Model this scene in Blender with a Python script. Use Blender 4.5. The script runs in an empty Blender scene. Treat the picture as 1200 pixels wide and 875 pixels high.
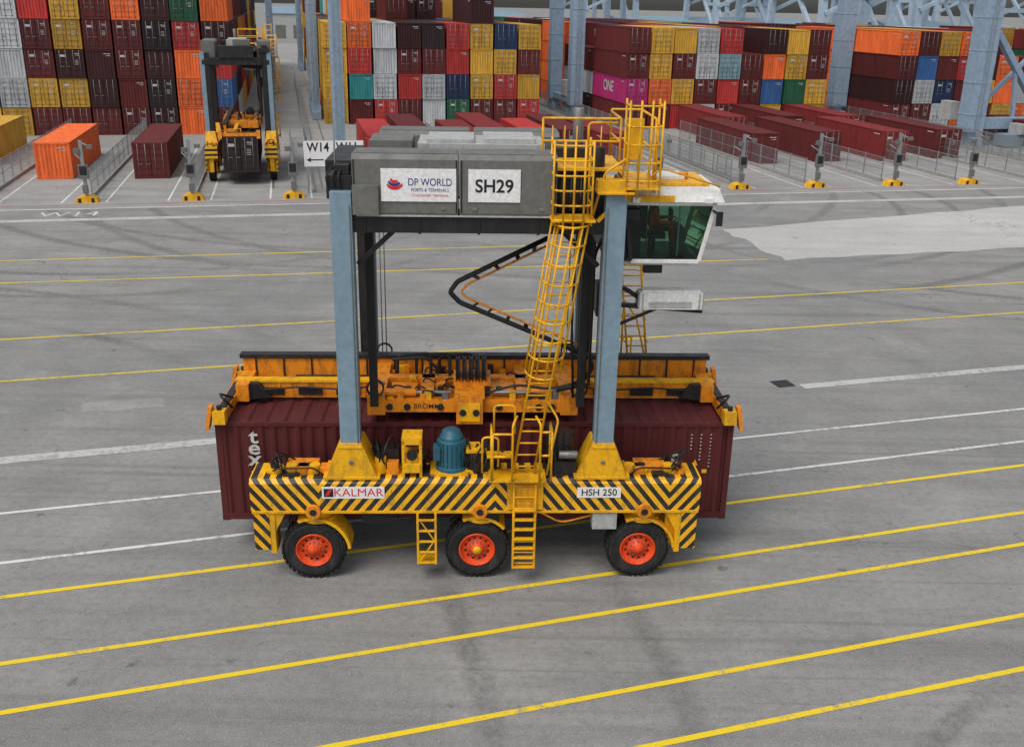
import bpy, bmesh, math, random
from mathutils import Vector, Matrix
random.seed(11)
S=bpy.context.scene
rad=math.radians
# ------------------------------------------------------------------ camera
H=12.4; TH=rad(20.3); RO=rad(1.1)
cam_d=bpy.data.cameras.new("camera"); cam=bpy.data.objects.new("camera",cam_d)
S.collection.objects.link(cam); S.camera=cam
cam_d.sensor_width=36; cam_d.lens=1168/1200*36; cam_d.clip_end=6000; cam_d.clip_start=0.3
Fw=Vector((0,math.cos(TH),-math.sin(TH))); R0=Vector((1,0,0)); U0=Vector((0,math.sin(TH),math.cos(TH)))
R=R0*math.cos(RO)+U0*math.sin(RO); U=U0*math.cos(RO)-R0*math.sin(RO)
M=Matrix((( R.x,U.x,-Fw.x,0),(R.y,U.y,-Fw.y,0),(R.z,U.z,-Fw.z,H),(0,0,0,1)))
cam.matrix_world=M
# ------------------------------------------------------------------ light
w=bpy.data.worlds.new("World"); S.world=w; w.use_nodes=True
nt=w.node_tree; bg=nt.nodes["Background"]; sky=nt.nodes.new("ShaderNodeTexSky")
sky.sky_type='NISHITA'; sky.sun_disc=False
SE=rad(58); SA=rad(215)   # azimuth measured clockwise from +Y
sky.sun_elevation=SE; sky.sun_rotation=SA; sky.dust_density=4; sky.air_density=1.2; sky.ozone_density=1
hs=nt.nodes.new("ShaderNodeHueSaturation"); hs.inputs['Saturation'].default_value=0.4
nt.links.new(sky.outputs[0],hs.inputs['Color']); nt.links.new(hs.outputs[0],bg.inputs[0]); bg.inputs[1].default_value=0.15
sl=bpy.data.lights.new("sun",'SUN'); sl.energy=1.25; sl.angle=rad(32); sl.color=(1,.96,.9)
so=bpy.data.objects.new("sun",sl); S.collection.objects.link(so)
sd=Vector((math.sin(SA)*math.cos(SE),math.cos(SA)*math.cos(SE),math.sin(SE)))
so.rotation_euler=sd.to_track_quat('Z','Y').to_euler(); so.location=(0,0,60)
S.view_settings.view_transform='Standard'; S.view_settings.look='None'; S.view_settings.exposure=0
# ------------------------------------------------------------------ materials
class N:
    def __init__(s,name):
        s.m=bpy.data.materials.new(name); s.m.use_nodes=True; s.t=s.m.node_tree; s.b=s.t.nodes["Principled BSDF"]
    def n(s,ty,**k):
        x=s.t.nodes.new(ty)
        for a,b in k.items(): setattr(x,a,b)
        return x
    def l(s,a,b): s.t.links.new(a,b)
    def inp(s,sock,v):
        if hasattr(v,'is_output') : s.l(v,sock)
        else: sock.default_value=v
    def math(s,op,a,b=0.0,c=None,clamp=False):
        x=s.n("ShaderNodeMath",operation=op,use_clamp=clamp); s.inp(x.inputs[0],a); s.inp(x.inputs[1],b)
        if c is not None: s.inp(x.inputs[2],c)
        return x.outputs[0]
    def noise(s,vec,scale,detail=4,rough=.55,dist=0):
        x=s.n("ShaderNodeTexNoise"); s.l(vec,x.inputs['Vector']); x.inputs['Scale'].default_value=scale
        x.inputs['Detail'].default_value=detail; x.inputs['Roughness'].default_value=rough; x.inputs['Distortion'].default_value=dist
        return x.outputs['Fac']
    def map(s,vec,sc=(1,1,1),loc=(0,0,0),rot=(0,0,0)):
        x=s.n("ShaderNodeMapping"); s.l(vec,x.inputs['Vector']); x.inputs['Scale'].default_value=sc
        x.inputs['Location'].default_value=loc; x.inputs['Rotation'].default_value=rot
        return x.outputs[0]
    def range(s,v,a,b,c=0.,d=1.):
        x=s.n("ShaderNodeMapRange"); x.clamp=True; s.l(v,x.inputs[0])
        for i,q in enumerate((a,b,c,d)): x.inputs[i+1].default_value=q
        return x.outputs[0]
    def mix(s,f,a,b,bt='MIX'):
        x=s.n("ShaderNodeMix",data_type='RGBA',blend_type=bt)
        s.inp(x.inputs[0],f); s.inp(x.inputs[6],a); s.inp(x.inputs[7],b); return x.outputs[2]
    def bump(s,h,st=.3,d=.02):
        x=s.n("ShaderNodeBump"); x.inputs['Strength'].default_value=st; x.inputs['Distance'].default_value=d
        s.l(h,x.inputs['Height']); s.l(x.outputs[0],s.b.inputs['Normal'])
def c4(c): return (c[0],c[1],c[2],1)
def paint(name,col,rough=.45,metal=0,dirt=.45,dcol=(.05,.035,.025),scale=1.6,spec=.4):
    k=N(name); tc=k.n("ShaderNodeTexCoord").outputs['Object']
    n1=k.noise(k.map(tc,(1,1,.35)),scale*2.2,5,.68)
    n2=k.noise(tc,scale*9,3,.65)
    base=k.mix(k.range(n2,.3,.7),c4([x*.78 for x in col]),c4([min(1,x*1.08) for x in col]))
    f=k.range(n1,.47,.72,0,dirt)
    c=k.mix(f,base,c4(dcol))
    c=k.mix(k.range(n2,.62,.74,0,dirt*.9),c,c4(dcol))
    k.l(c,k.b.inputs['Base Color'])
    k.l(k.range(n1,.3,.7,rough-.08,rough+.2),k.b.inputs['Roughness'])
    k.b.inputs['Metallic'].default_value=metal; k.b.inputs['Specular IOR Level'].default_value=spec
    return k.m
YEL=paint("yellow_paint",(.84,.43,.006),.42,0,.6)
ORA=paint("orange_grease_paint",(.82,.27,.010),.45,0,.7,(.03,.018,.01),2.5)
BLU=paint("blue_grey_paint",(.205,.305,.375),.42,0,.22,(.1,.1,.1),.5)
GRY=paint("grey_panel",(.15,.15,.14),.5,0,.4,(.06,.05,.04),.9)
GRL=paint("light_grey_panel",(.42,.43,.42),.5,0,.35)
BLK=paint("black_paint",(.014,.014,.016),.42,0,.5,(.05,.04,.035))
RUB=paint("tyre_rubber",(.022,.022,.023),.8,0,.6,(.075,.07,.065),2.5,.2)
RED=paint("red_rim_paint",(.84,.075,.008),.45,0,.55,(.08,.03,.02),3)
WHT=paint("white_paint",(.75,.75,.73),.45,0,.3,(.25,.23,.2))
TEA=paint("teal_motor_paint",(.02,.11,.16),.4,0,.35)
STL=paint("steel",(.28,.28,.28),.4,.7,.4)
CRN=paint("crane_blue_paint",(.27,.37,.48),.5,0,.18,(.2,.2,.22),.3)
CRF=paint("quay_crane_haze_tint",(.36,.46,.56),.6,0,.1,(.3,.33,.36),.1)  # paler crane blue: distance haze mixed into the colour
HOS=paint("hose_rubber",(.012,.012,.012),.5,0,.2)
SIGW=paint("sign_white",(.8,.8,.8),.4,0,.1,(.4,.4,.4))
SIGK=paint("sign_black",(.015,.015,.018),.5,0,0)
SIGR=paint("sign_red",(.65,.02,.03),.5,0,0)
SIGB=paint("sign_navy",(.03,.04,.2),.5,0,0)
FEN=paint("galvanised",(.33,.35,.36),.45,.5,.2)
CON=paint("concrete_base",(.33,.32,.3),.85,0,.4)
SKIN=paint("skin",(.4,.22,.14),.6,0,0); HIV=paint("hi_vis_orange",(.8,.13,.02),.8,0,0); HAIR=paint("dark_hair",(.02,.015,.01),.7,0,0)
def stripes():
    k=N("hazard_stripes"); tc=k.n("ShaderNodeTexCoord").outputs['Object']
    sp=k.n("ShaderNodeSeparateXYZ"); k.l(tc,sp.inputs[0])
    ax=k.math('ABSOLUTE',k.math('SUBTRACT',k.math('ABSOLUTE',k.math('SUBTRACT',sp.outputs[0],.4)),3.9))
    s=k.math('ADD',ax,k.math('MULTIPLY',sp.outputs[2],-.8)) 
    fr=k.math('FRACT',k.math('DIVIDE',k.math('ADD',s,40),.27))
    m=k.math('GREATER_THAN',fr,.5)
    n1=k.noise(k.map(tc,(1,1,.5)),4,5,.7); n2=k.noise(tc,14,4,.7)
    c=k.mix(m,(.84,.43,.006,1),(.016,.016,.016,1))
    c=k.mix(k.range(n1,.50,.72,0,.6),c,(.09,.07,.05,1))
    c=k.mix(k.range(n2,.60,.70,0,.6),c,(.06,.05,.04,1))
    k.l(c,k.b.inputs['Base Color']); k.b.inputs['Roughness'].default_value=.5
    return k.m
STR=stripes()
def container_paint(nm,mul=1.0,white=0):
    k=N(nm); tc=k.n("ShaderNodeTexCoord").outputs['Object']; oi=k.n("ShaderNodeObjectInfo")
    va=k.n("ShaderNodeVectorMath",operation='ADD'); k.l(tc,va.inputs[0])
    cx=k.n("ShaderNodeCombineXYZ")
    r=k.math('MULTIPLY',oi.outputs['Random'],57.); k.l(r,cx.inputs[0]); k.l(r,cx.inputs[1]); k.l(cx.outputs[0],va.inputs[1])
    v=va.outputs[0]
    n1=k.noise(k.map(v,(1.2,1.2,.25)),1.6,5,.68); n2=k.noise(v,6,4,.72)
    col=oi.outputs['Color']
    hs=k.n("ShaderNodeHueSaturation"); k.l(col,hs.inputs['Color'])
    k.l(k.range(n1,.25,.75,.62*mul,1.22*mul),hs.inputs['Value']); hs.inputs['Saturation'].default_value=.97
    c=k.mix(k.range(n2,.57,.74,0,.6),hs.outputs[0],(.05,.022,.012,1))
    k.l(c,k.b.inputs['Base Color']); k.b.inputs['Roughness'].default_value=.6; k.b.inputs['Specular IOR Level'].default_value=.3
    return k.m
CP=container_paint("container_paint"); CPD=container_paint("container_door_paint",.8)
CMK=paint("container_marking",(.55,.55,.53),.6,0,.6)
def glass():
    k=N("cab_glass"); t=k.t
    tr=k.n("ShaderNodeBsdfTransparent"); tr.inputs[0].default_value=(.36,.58,.45,1)
    gl=k.n("ShaderNodeBsdfGlossy"); gl.inputs['Roughness'].default_value=.03; gl.inputs['Color'].default_value=(.8,.9,.85,1)
    fr=k.n("ShaderNodeFresnel"); fr.inputs[0].default_value=1.5
    mx=k.n("ShaderNodeMixShader"); k.l(fr.outputs[0],mx.inputs[0]); k.l(tr.outputs[0],mx.inputs[1]); k.l(gl.outputs[0],mx.inputs[2])
    k.l(mx.outputs[0],t.nodes["Material Output"].inputs[0]); return k.m
GLS=glass()
PHI=rad(12.7); cP,sP=math.cos(PHI),math.sin(PHI)
def G(u,v,z=0): return Vector((u*cP-v*sP,u*sP+v*cP,z))
def ground_mat(name,ca,cb,arcs=True,k_=1.0):
    k=N(name); tc=k.n("ShaderNodeTexCoord").outputs['Object']
    big=k.noise(tc,.05,4,.65); mid=k.noise(tc,.35,5,.7,.3); fine=k.noise(tc,5,5,.8); gr=k.noise(tc,30,2,.8)
    al=k.map(tc,(.04,.55,1),rot=(0,0,-rad(15.5)))
    st=k.noise(al,1.6,5,.68,.35)
    al2=k.map(tc,(.03,2.4,1),loc=(4,3,0),rot=(0,0,-rad(14)))
    st2=k.noise(al2,1.5,4,.7,.2)
    D=lambda f:c4([x*f for x in ca])
    c=k.mix(k.range(big,.35,.65),c4(ca),c4(cb))
    c=k.mix(k.range(mid,.46,.70,0,.38*k_),c,D(.6))
    c=k.mix(k.range(mid,.44,.30,0,.35*k_),c,c4([min(1,x*1.3) for x in cb]))
    c=k.mix(k.range(st,.48,.70,0,.5*k_),c,D(.55))
    c=k.mix(k.range(st2,.56,.72,0,.42*k_),c,D(.45))
    c=k.mix(k.range(fine,.44,.66,0,.40),c,D(.52))
    c=k.mix(k.range(gr,.52,.72,0,.5),c,c4([min(1,x*1.65) for x in cb]))
    sp=k.noise(k.map(tc,(1,1,1),loc=(7,2,0)),1.7,3,.6); c=k.mix(k.range(sp,.66,.74,0,.6),c,D(.34))
    vo=k.n("ShaderNodeTexVoronoi",feature='DISTANCE_TO_EDGE'); vo.inputs['Scale'].default_value=.12
    nd=k.n("ShaderNodeTexNoise"); nd.inputs['Scale'].default_value=.6; nd.inputs['Detail'].default_value=4; k.l(tc,nd.inputs['Vector'])
    vm=k.n("ShaderNodeVectorMath",operation='SCALE'); k.l(nd.outputs['Color'],vm.inputs[0]); vm.inputs['Scale'].default_value=2.6
    va=k.n("ShaderNodeVectorMath",operation='ADD'); k.l(tc,va.inputs[0]); k.l(vm.outputs[0],va.inputs[1]); k.l(va.outputs[0],vo.inputs['Vector'])
    cr=k.range(vo.outputs['Distance'],.0008,.0048,1,0); gate=k.range(big,.53,.58)
    c=k.mix(k.math('MULTIPLY',k.math('MULTIPLY',cr,gate),.55),c,D(.25))
    if arcs:
        sx=k.n("ShaderNodeSeparateXYZ"); k.l(tc,sx.inputs[0]); tot=None
        for (ax,ay,rr,ww) in ((-22,64,20,.3),(30,66,24,.32),(4,78,33,.35),(28,-6,27,.25),(10,70,18,.3),(-8,80,30,.35),(-30,10,32,.3)):
            dx=k.math('SUBTRACT',sx.outputs[0],ax); dy=k.math('SUBTRACT',sx.outputs[1],ay)
            d=k.math('SQRT',k.math('ADD',k.math('MULTIPLY',dx,dx),k.math('MULTIPLY',dy,dy)))
            e=k.math('ABSOLUTE',k.math('SUBTRACT',k.math('ABSOLUTE',k.math('SUBTRACT',d,rr)),1.9)); q=k.range(e,ww*.4,ww*1.3,1,0)
            tot=q if tot is None else k.math('MAXIMUM',tot,q)
        tot=k.math('MULTIPLY',k.math('MULTIPLY',tot,k.range(big,.42,.55)),k.range(fine,.3,.6,.15,.55))
        c=k.mix(tot,c,D(.36))
    k.l(c,k.b.inputs['Base Color'])
    k.l(k.range(mid,.3,.7,.75,.95),k.b.inputs['Roughness']); k.b.inputs['Specular IOR Level'].default_value=.25
    k.bump(gr,.4,.012)
    return k.m
ASP=ground_mat("worn_asphalt",(.205,.205,.200),(.285,.281,.268))
PAD=ground_mat("pad_concrete",(.26,.255,.245),(.34,.335,.32),False)
PAL=ground_mat("pale_concrete",(.40,.395,.38),(.48,.47,.45),False,.6)
def road_paint(name,col,wear,ca=(.19,.19,.185)):
    k=N(name); tc=k.n("ShaderNodeTexCoord").outputs['Object']
    n=k.noise(tc,5,7,.8); n2=k.noise(tc,.5,3,.6)
    s=k.math('ADD',n,k.math('MULTIPLY',k.math('SUBTRACT',n2,.5),.5))
    f=k.range(s,.60-wear*.25,.72-wear*.2,0,min(1,.55+wear*.4))
    k.l(k.mix(f,c4(col),c4(ca)),k.b.inputs['Base Color']); k.b.inputs['Roughness'].default_value=.7
    return k.m
PY=road_paint("yellow_road_paint",(.74,.53,.012),.28)
PYF=road_paint("faded_yellow_road_paint",(.58,.45,.05),.4)
PW=road_paint("white_road_paint",(.62,.62,.60),.42)
PWF=road_paint("faded_white_band",(.46,.46,.44),.5)
PR=road_paint("red_road_paint",(.4,.1,.07),.7)
# ------------------------------------------------------------------ mesh builder
class MB:
    def __init__(s,T=None): s.v=[];s.f=[];s.fm=[];s.fs=[];s.ms=[];s.T=T
    def mi(s,m):
        if m not in s.ms: s.ms.append(m)
        return s.ms.index(m)
    def add(s,vs,fs,m,smooth=False):
        o=len(s.v); i=s.mi(m)
        for p in vs:
            p=Vector(p); s.v.append(s.T(p) if s.T else p)
        for f in fs: s.f.append([a+o for a in f]); s.fm.append(i); s.fs.append(smooth)
    def box(s,x0,x1,y0,y1,z0,z1,m,X=None):
        vs=[(x,y,z) for z in (z0,z1) for y in (y0,y1) for x in (x0,x1)]
        if X: vs=[X@Vector(p) for p in vs]
        s.add(vs,[(0,2,3,1),(4,5,7,6),(0,1,5,4),(2,6,7,3),(0,4,6,2),(1,3,7,5)],m)
    def prism(s,poly,ax,a0,a1,m):
        def P(p,a):
            return {'y':(p[0],a,p[1]),'x':(a,p[0],p[1]),'z':(p[0],p[1],a)}[ax]
        n=len(poly); vs=[P(p,a0) for p in poly]+[P(p,a1) for p in poly]
        fs=[tuple(range(n)),tuple(range(2*n-1,n-1,-1))]+[(i,i+n,(i+1)%n+n,(i+1)%n) for i in range(n)]
        s.add(vs,fs,m)
    def frustum(s,b,t,z0,z1,m):
        vs=[(b[0],b[2],z0),(b[1],b[2],z0),(b[1],b[3],z0),(b[0],b[3],z0),(t[0],t[2],z1),(t[1],t[2],z1),(t[1],t[3],z1),(t[0],t[3],z1)]
        s.add(vs,[(3,2,1,0),(4,5,6,7),(0,1,5,4),(1,2,6,5),(2,3,7,6),(3,0,4,7)],m)
    def beam(s,p0,p1,wd,ht,m,up=(0,0,1)):
        p0=Vector(p0);p1=Vector(p1);d=(p1-p0);L=d.length;d.normalize();u=Vector(up)
        if abs(d.dot(u))>.98: u=Vector((0,1,0))
        r=d.cross(u).normalized();u=r.cross(d)
        vs=[]
        for p in (p0,p1):
            for a,b in ((-1,-1),(1,-1),(1,1),(-1,1)): vs.append(p+r*a*wd/2+u*b*ht/2)
        s.add(vs,[(3,2,1,0),(4,5,6,7),(0,1,5,4),(1,2,6,5),(2,3,7,6),(3,0,4,7)],m)
    def cyl(s,p0,p1,r,m,r1=None,n=14,smooth=True):
        p0=Vector(p0);p1=Vector(p1);d=(p1-p0).normalized();u=Vector((0,0,1)) if abs(d.z)<.9 else Vector((0,1,0))
        a=d.cross(u).normalized();b=a.cross(d);r1=r if r1 is None else r1;vs=[]
        for p,q in ((p0,r),(p1,r1)):
            for i in range(n):
                t=2*math.pi*i/n; vs.append(p+a*math.cos(t)*q+b*math.sin(t)*q)
        s.add(vs,[(i,(i+1)%n,(i+1)%n+n,i+n) for i in range(n)],m,smooth)
        s.add(vs[:n],[tuple(range(n))],m); s.add(vs[n:],[tuple(range(n))],m)
    def tube(s,pts,r,m,n=7,round_=0):
        P=[Vector(p) for p in pts]
        if round_:
            Q=[P[0]]
            for i in range(1,len(P)-1):
                a=(P[i-1]-P[i]);b=(P[i+1]-P[i]);k=min(round_,a.length*.45,b.length*.45)
                A=P[i]+a.normalized()*k;B=P[i]+b.normalized()*k
                for j in range(5):
                    t=j/4; Q.append(A*(1-t)**2+P[i]*2*t*(1-t)+B*t*t)
            Q.append(P[-1]);P=Q
        vs=[];prev=None
        for i,p in enumerate(P):
            d=(P[min(i+1,len(P)-1)]-P[max(i-1,0)]).normalized()
            if prev is None:
                u=Vector((0,0,1)) if abs(d.z)<.9 else Vector((1,0,0)); a=d.cross(u).normalized()
            else: a=(prev-d*prev.dot(d)).normalized()
            prev=a;b=d.cross(a)
            for j in range(n):
                t=2*math.pi*j/n; vs.append(p+a*math.cos(t)*r+b*math.sin(t)*r)
        fs=[]
        for i in range(len(P)-1):
            for j in range(n): fs.append((i*n+j,i*n+(j+1)%n,(i+1)*n+(j+1)%n,(i+1)*n+j))
        s.add(vs,fs,m,True)
        s.add(vs[:n],[tuple(range(n))],m);s.add(vs[-n:],[tuple(range(n))],m)
    def lathe(s,prof,o,ax,m,n=40,smooth=True):
        o=Vector(o);ax=Vector(ax).normalized();u=Vector((0,0,1)) if abs(ax.z)<.9 else Vector((1,0,0))
        a=ax.cross(u).normalized();b=ax.cross(a);vs=[]
        for r,h in prof:
            for i in range(n):
                t=2*math.pi*i/n;vs.append(o+ax*h+a*math.cos(t)*r+b*math.sin(t)*r)
        fs=[]
        for k in range(len(prof)-1):
            for i in range(n): fs.append((k*n+i,k*n+(i+1)%n,(k+1)*n+(i+1)%n,(k+1)*n+i))
        s.add(vs,fs,m,smooth)
    def finish(s,name,parent=None,bevel=0,loc=None):
        me=bpy.data.meshes.new(name);me.from_pydata([tuple(p) for p in s.v],[],s.f)
        for m in s.ms: me.materials.append(m)
        for i,p in enumerate(me.polygons): p.material_index=s.fm[i];p.use_smooth=s.fs[i]
        bm=bmesh.new();bm.from_mesh(me);bmesh.ops.remove_doubles(bm,verts=bm.verts,dist=1e-5)
        bmesh.ops.recalc_face_normals(bm,faces=bm.faces);bm.to_mesh(me);bm.free()
        ob=bpy.data.objects.new(name,me);S.collection.objects.link(ob)
        if parent: ob.parent=parent
        if loc: ob.location=loc
        if bevel:
            b=ob.modifiers.new("bevel",'BEVEL');b.width=bevel;b.segments=2;b.limit_method='ANGLE';b.angle_limit=rad(50)
        return ob
def empty(name,loc=(0,0,0),rz=0):
    e=bpy.data.objects.new(name,None);S.collection.objects.link(e);e.location=loc;e.rotation_euler=(0,0,rz);e.empty_display_size=.3;return e
_tc={}
def text_geo(t,bold=0):
    if (t,bold) in _tc: return _tc[(t,bold)]
    c=bpy.data.curves.new("t",'FONT');c.body=t;c.align_x='CENTER';c.align_y='CENTER';c.size=1;c.offset=bold
    o=bpy.data.objects.new("t",c);S.collection.objects.link(o);bpy.context.view_layer.update()
    me=bpy.data.meshes.new_from_object(o.evaluated_get(bpy.context.evaluated_depsgraph_get()))
    vs=[v.co.copy() for v in me.vertices];fs=[list(p.vertices) for p in me.polygons]
    bpy.data.objects.remove(o);_tc[(t,bold)]=(vs,fs);return vs,fs
def text(mb,t,origin,right,up,size,m,bold=0.01,sx=1):
    vs,fs=text_geo(t,bold);o=Vector(origin);r=Vector(right);u=Vector(up)
    mb.add([o+r*p.x*size*sx+u*p.y*size for p in vs],fs,m)
# ------------------------------------------------------------------ shipping container meshes (length along +Y, end faces -Y)
def container_mesh(name,L=12.19,W=2.44,Hc=2.59,door=True,side=None,smark=True,bars=True):
    mb=MB();hw=W/2;p=.14
    for x0,x1 in ((-hw,-hw+p),(hw-p,hw)):
        mb.box(x0,x1,0,p,.12,Hc-.12,CP);mb.box(x0,x1,L-p,L,.12,Hc-.12,CP)
    for sx in (-1,1):
        xa,xb=(sx*hw,sx*(hw-.07)) if sx<0 else (hw-.07,hw)
        mb.box(min(xa,xb),max(xa,xb),p,L-p,0.02,.17,CP);mb.box(min(xa,xb),max(xa,xb),p,L-p,Hc-.10,Hc-.01,CP)
        pts=[];y=p;per=.28
        while y<L-p-.01:
            pts+=[(hw-.015,y),(hw-.015,y+per*.26),(hw-.055,y+per*.5),(hw-.055,y+per*.76)];y+=per
        pts.append((hw-.015,L-p));pts=[(a,min(b,L-p)) for a,b in pts]
        vs=[];fs=[]
        for a,b in pts: vs+=[(sx*a,b,.16),(sx*a,b,Hc-.09)]
        for i in range(len(pts)-1): fs.append((2*i,2*i+2,2*i+3,2*i+1))
        mb.add(vs,fs,CP)
    pts=[];y=p;per=.42
    while y<L-p-.01:
        pts+=[(y,Hc-.012),(y+per*.35,Hc-.012),(y+per*.5,Hc-.05),(y+per*.85,Hc-.05)];y+=per
    pts.append((L-p,Hc-.012));vs=[];fs=[]
    for a,z in pts: a=min(a,L-p);vs+=[(-hw+.06,a,z),(hw-.06,a,z)]
    for i in range(len(pts)-1): fs.append((2*i,2*i+1,2*i+3,2*i+2))
    mb.add(vs,fs,CP);mb.add([(-hw,0,.05),(hw,0,.05),(hw,L,.05),(-hw,L,.05)],[(0,1,2,3)],BLK)
    for y0,y1 in ((.0,p),(L-p,L)):
        mb.box(-hw+p,hw-p,y0,y1,0.02,.16,CP);mb.box(-hw+p,hw-p,y0,y1,Hc-.13,Hc-.005,CP)
        for x0,x1 in ((-hw-.004,-hw+.17),(hw-.17,hw+.004)):
            for z0,z1 in ((0,.12),(Hc-.12,Hc+.004)): mb.box(x0,x1,y0-.004 if y0==0 else y0-.03,y1+.03 if y0==0 else y1+.004,z0,z1,CPD)
    def corr_end(y,sg):
        pts=[];x=-hw+p;per=.27
        while x<hw-p-.01: pts+=[(x,y+sg*.03),(x+per*.3,y+sg*.03),(x+per*.5,y+sg*.075),(x+per*.8,y+sg*.075)];x+=per
        pts.append((hw-p,y+sg*.03));vs=[];fs=[]
        for a,b in pts: vs+=[(min(a,hw-p),b,.15),(min(a,hw-p),b,Hc-.12)]
        for i in range(len(pts)-1): fs.append((2*i,2*i+2,2*i+3,2*i+1))
        mb.add(vs,fs,CP)
    corr_end(L,-1)
    if door:
        for x0,x1 in ((-hw+p,-.015),(.015,hw-p)):
            mb.box(x0,x1,.035,.09,.16,Hc-.13,CPD)
            for i in range(5):
                z=.28+i*(Hc-.5)/4.2;mb.box(x0+.05,x1-.05,.015,.036,z,z+.28,CP)
        for x in (-.85,-.32,.32,.85):
            mb.cyl((x,-.005,.1),(x,-.005,Hc-.08),.022,STL,n=5)
            for z in (.3,1.0,Hc-.9,Hc-.3): mb.box(x-.05,x+.05,-.02,.02,z,z+.07,CPD)
            mb.box(x-.02,x+.28 if x<0 else x+.02,-.045,-.02,1.05,1.10,STL)
        if smark:
            mb.box(.45,.85,-.012,-.008,Hc-.42,Hc-.36,CMK);mb.box(.5,.85,-.012,-.008,Hc-.54,Hc-.50,CMK)
            for i in range(4): mb.box(.42,.72,-.012,-.008,1.25+i*.12,1.28+i*.12,CMK)
            mb.box(-.8,-.4,-.012,-.008,Hc-.68,Hc-.48,CMK)
    else:
        corr_end(0,1)
        if smark:
            mb.box(.35,.95,.018,.026,Hc-.42,Hc-.35,CMK);mb.box(.55,.95,.018,.026,Hc-.58,Hc-.53,CMK)
    if side:
        for sx in (-1,1):
            text(mb,side,(sx*(hw+.004),L*.5,Hc*.55),(0,1,0) if sx>0 else (0,-1,0),(0,0,1),1.15 if side!="ONE" else 1.6,CMK,.02,1.1)
    if bars:
        for sx in (-1,1):
            mb.box(sx*(hw-.004)-.004,sx*(hw-.004)+.006,L-1.6 if sx>0 else .7,L-.7 if sx>0 else 1.6,Hc-.36,Hc-.28,CMK)
    ob=mb.finish(name);me=ob.data;bpy.data.objects.remove(ob);return me
VAR=[container_mesh("container_door",door=True),container_mesh("container_plain",door=False),
     container_mesh("container_door_plain",door=True,smark=False,bars=False),
     container_mesh("container_lettered",door=True,side="HAPAG"),container_mesh("container_cai",door=False,side="CAI"),
     container_mesh("container_triton",door=True,side="TRITON")]
VW=[0,0,0,1,1,1,2,2,2,0,1,3,4,5]
ONE=container_mesh("container_one",door=True,side="ONE")
Lm=11.95
HC=container_mesh("container_held",L=Lm,Hc=2.5,door=True,bars=False)
C={'m':(.12,.016,.016),'d':(.045,.012,.014),'o':(.80,.13,.012),'r':(.42,.025,.022),'R':(.20,.018,.018),'y':(.58,.32,.025),'w':(.50,.53,.55),
   'g':(.015,.10,.05),'t':(.03,.25,.25),'b':(.03,.11,.30),'n':(.012,.03,.09),'p':(.50,.015,.17),'k':(.022,.014,.016),'c':(.25,.42,.48)}
RND="mmmmmmmdddddddrrooyyywwgtbnmdkR"
def put(me,par,u,v,z,col,name="container"):
    o=bpy.data.objects.new(name,me);S.collection.objects.link(o);o.parent=par;o.location=(u,v,z)
    c=C[col];j=random.uniform(.75,1.15);o.color=(c[0]*j,c[1]*j,c[2]*j,1);return o
def block(u0,ncol,v0,nb,front,hts):
    e=empty("container_stack",(0,0,0),PHI)
    for b in range(nb):
        for c in range(ncol):
            if b==0 and c<len(front): cols=front[c]
            else:
                h=random.choice(hts); cols=''.join(random.choice(RND) for _ in range(h))
                if random.random()<.35: cols=random.choice("mydmo")*h
            for i,k in enumerate(cols):
                if i>0 and b>1 and 0<c<ncol-1 and i<2: continue   # buried inside the block
                me=ONE if k=='p' else VAR[random.choice(VW)]
                put(me,e,u0+1.3+c*2.62+random.uniform(-.05,.05),v0+b*12.7+random.uniform(-.08,.08),i*2.6,k)
    return e
B1=["ywwww","ywwww","mymmr","mydyy","mddmm","mmmmo","dkdkd","ooorg","mbrdo"]
block(-28.4,9,103,9,B1,(5,5,5,6))
B2=["yyyy","mtroo","rwww","mrmd","wwmk","gnrr","myyyd","mryn","rymy"]
block(4.0,9,111,8,B2,(4,4,5,5))
B3=["mpmm","moyy","rymy","wmww","mrcr","dmm","ybod","mgyy","yymm"]
block(35.4,9,105,6,B3,(3,4,4))
B4=["mdmo","mwbm","wnmy","omro","mydm","yoo","owm","ry","my"]
block(67.2,9,105,5,B4,(3,3,4))
block(99,8,106,4,[],(2,3,4))
block(-60.2,9,101,4,[],(4,5,5))
def single(u,v,col,me=None,rz=PHI,z=0):
    p=G(u,v,z);o=bpy.data.objects.new("shipping_container",me or VAR[0]);S.collection.objects.link(o)
    o.location=p;o.rotation_euler=(0,0,rz);c=C[col] if isinstance(col,str) else col;o.color=(*c,1);return o
single(-16.5,77.5,'o',VAR[1]);single(-9.8,77,'m',VAR[2]);
single(-23.6,84,'y');single(-26.4,80,'y',VAR[1])
for u,v,k in ((7.3,80,'r'),(10.4,84,'m'),(14.2,79,'R'),(17.0,85,'R'),(20.4,80,'r'),(23.6,83,'m'),(26.5,80,'R')): single(u,v,k,random.choice(VAR[:3]))
for u,v,k in ((39.6,79.5,'m'),(45.9,80.2,'m'),(52.2,80,'R'),(58.2,81,'m'),(42.6,92.3,'R'),(49,93,'m'),(55.2,92.8,'R'),(72,81,'m'),(78.4,82,'m')):
    single(u,v,k,random.choice(VAR[:3]))
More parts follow.
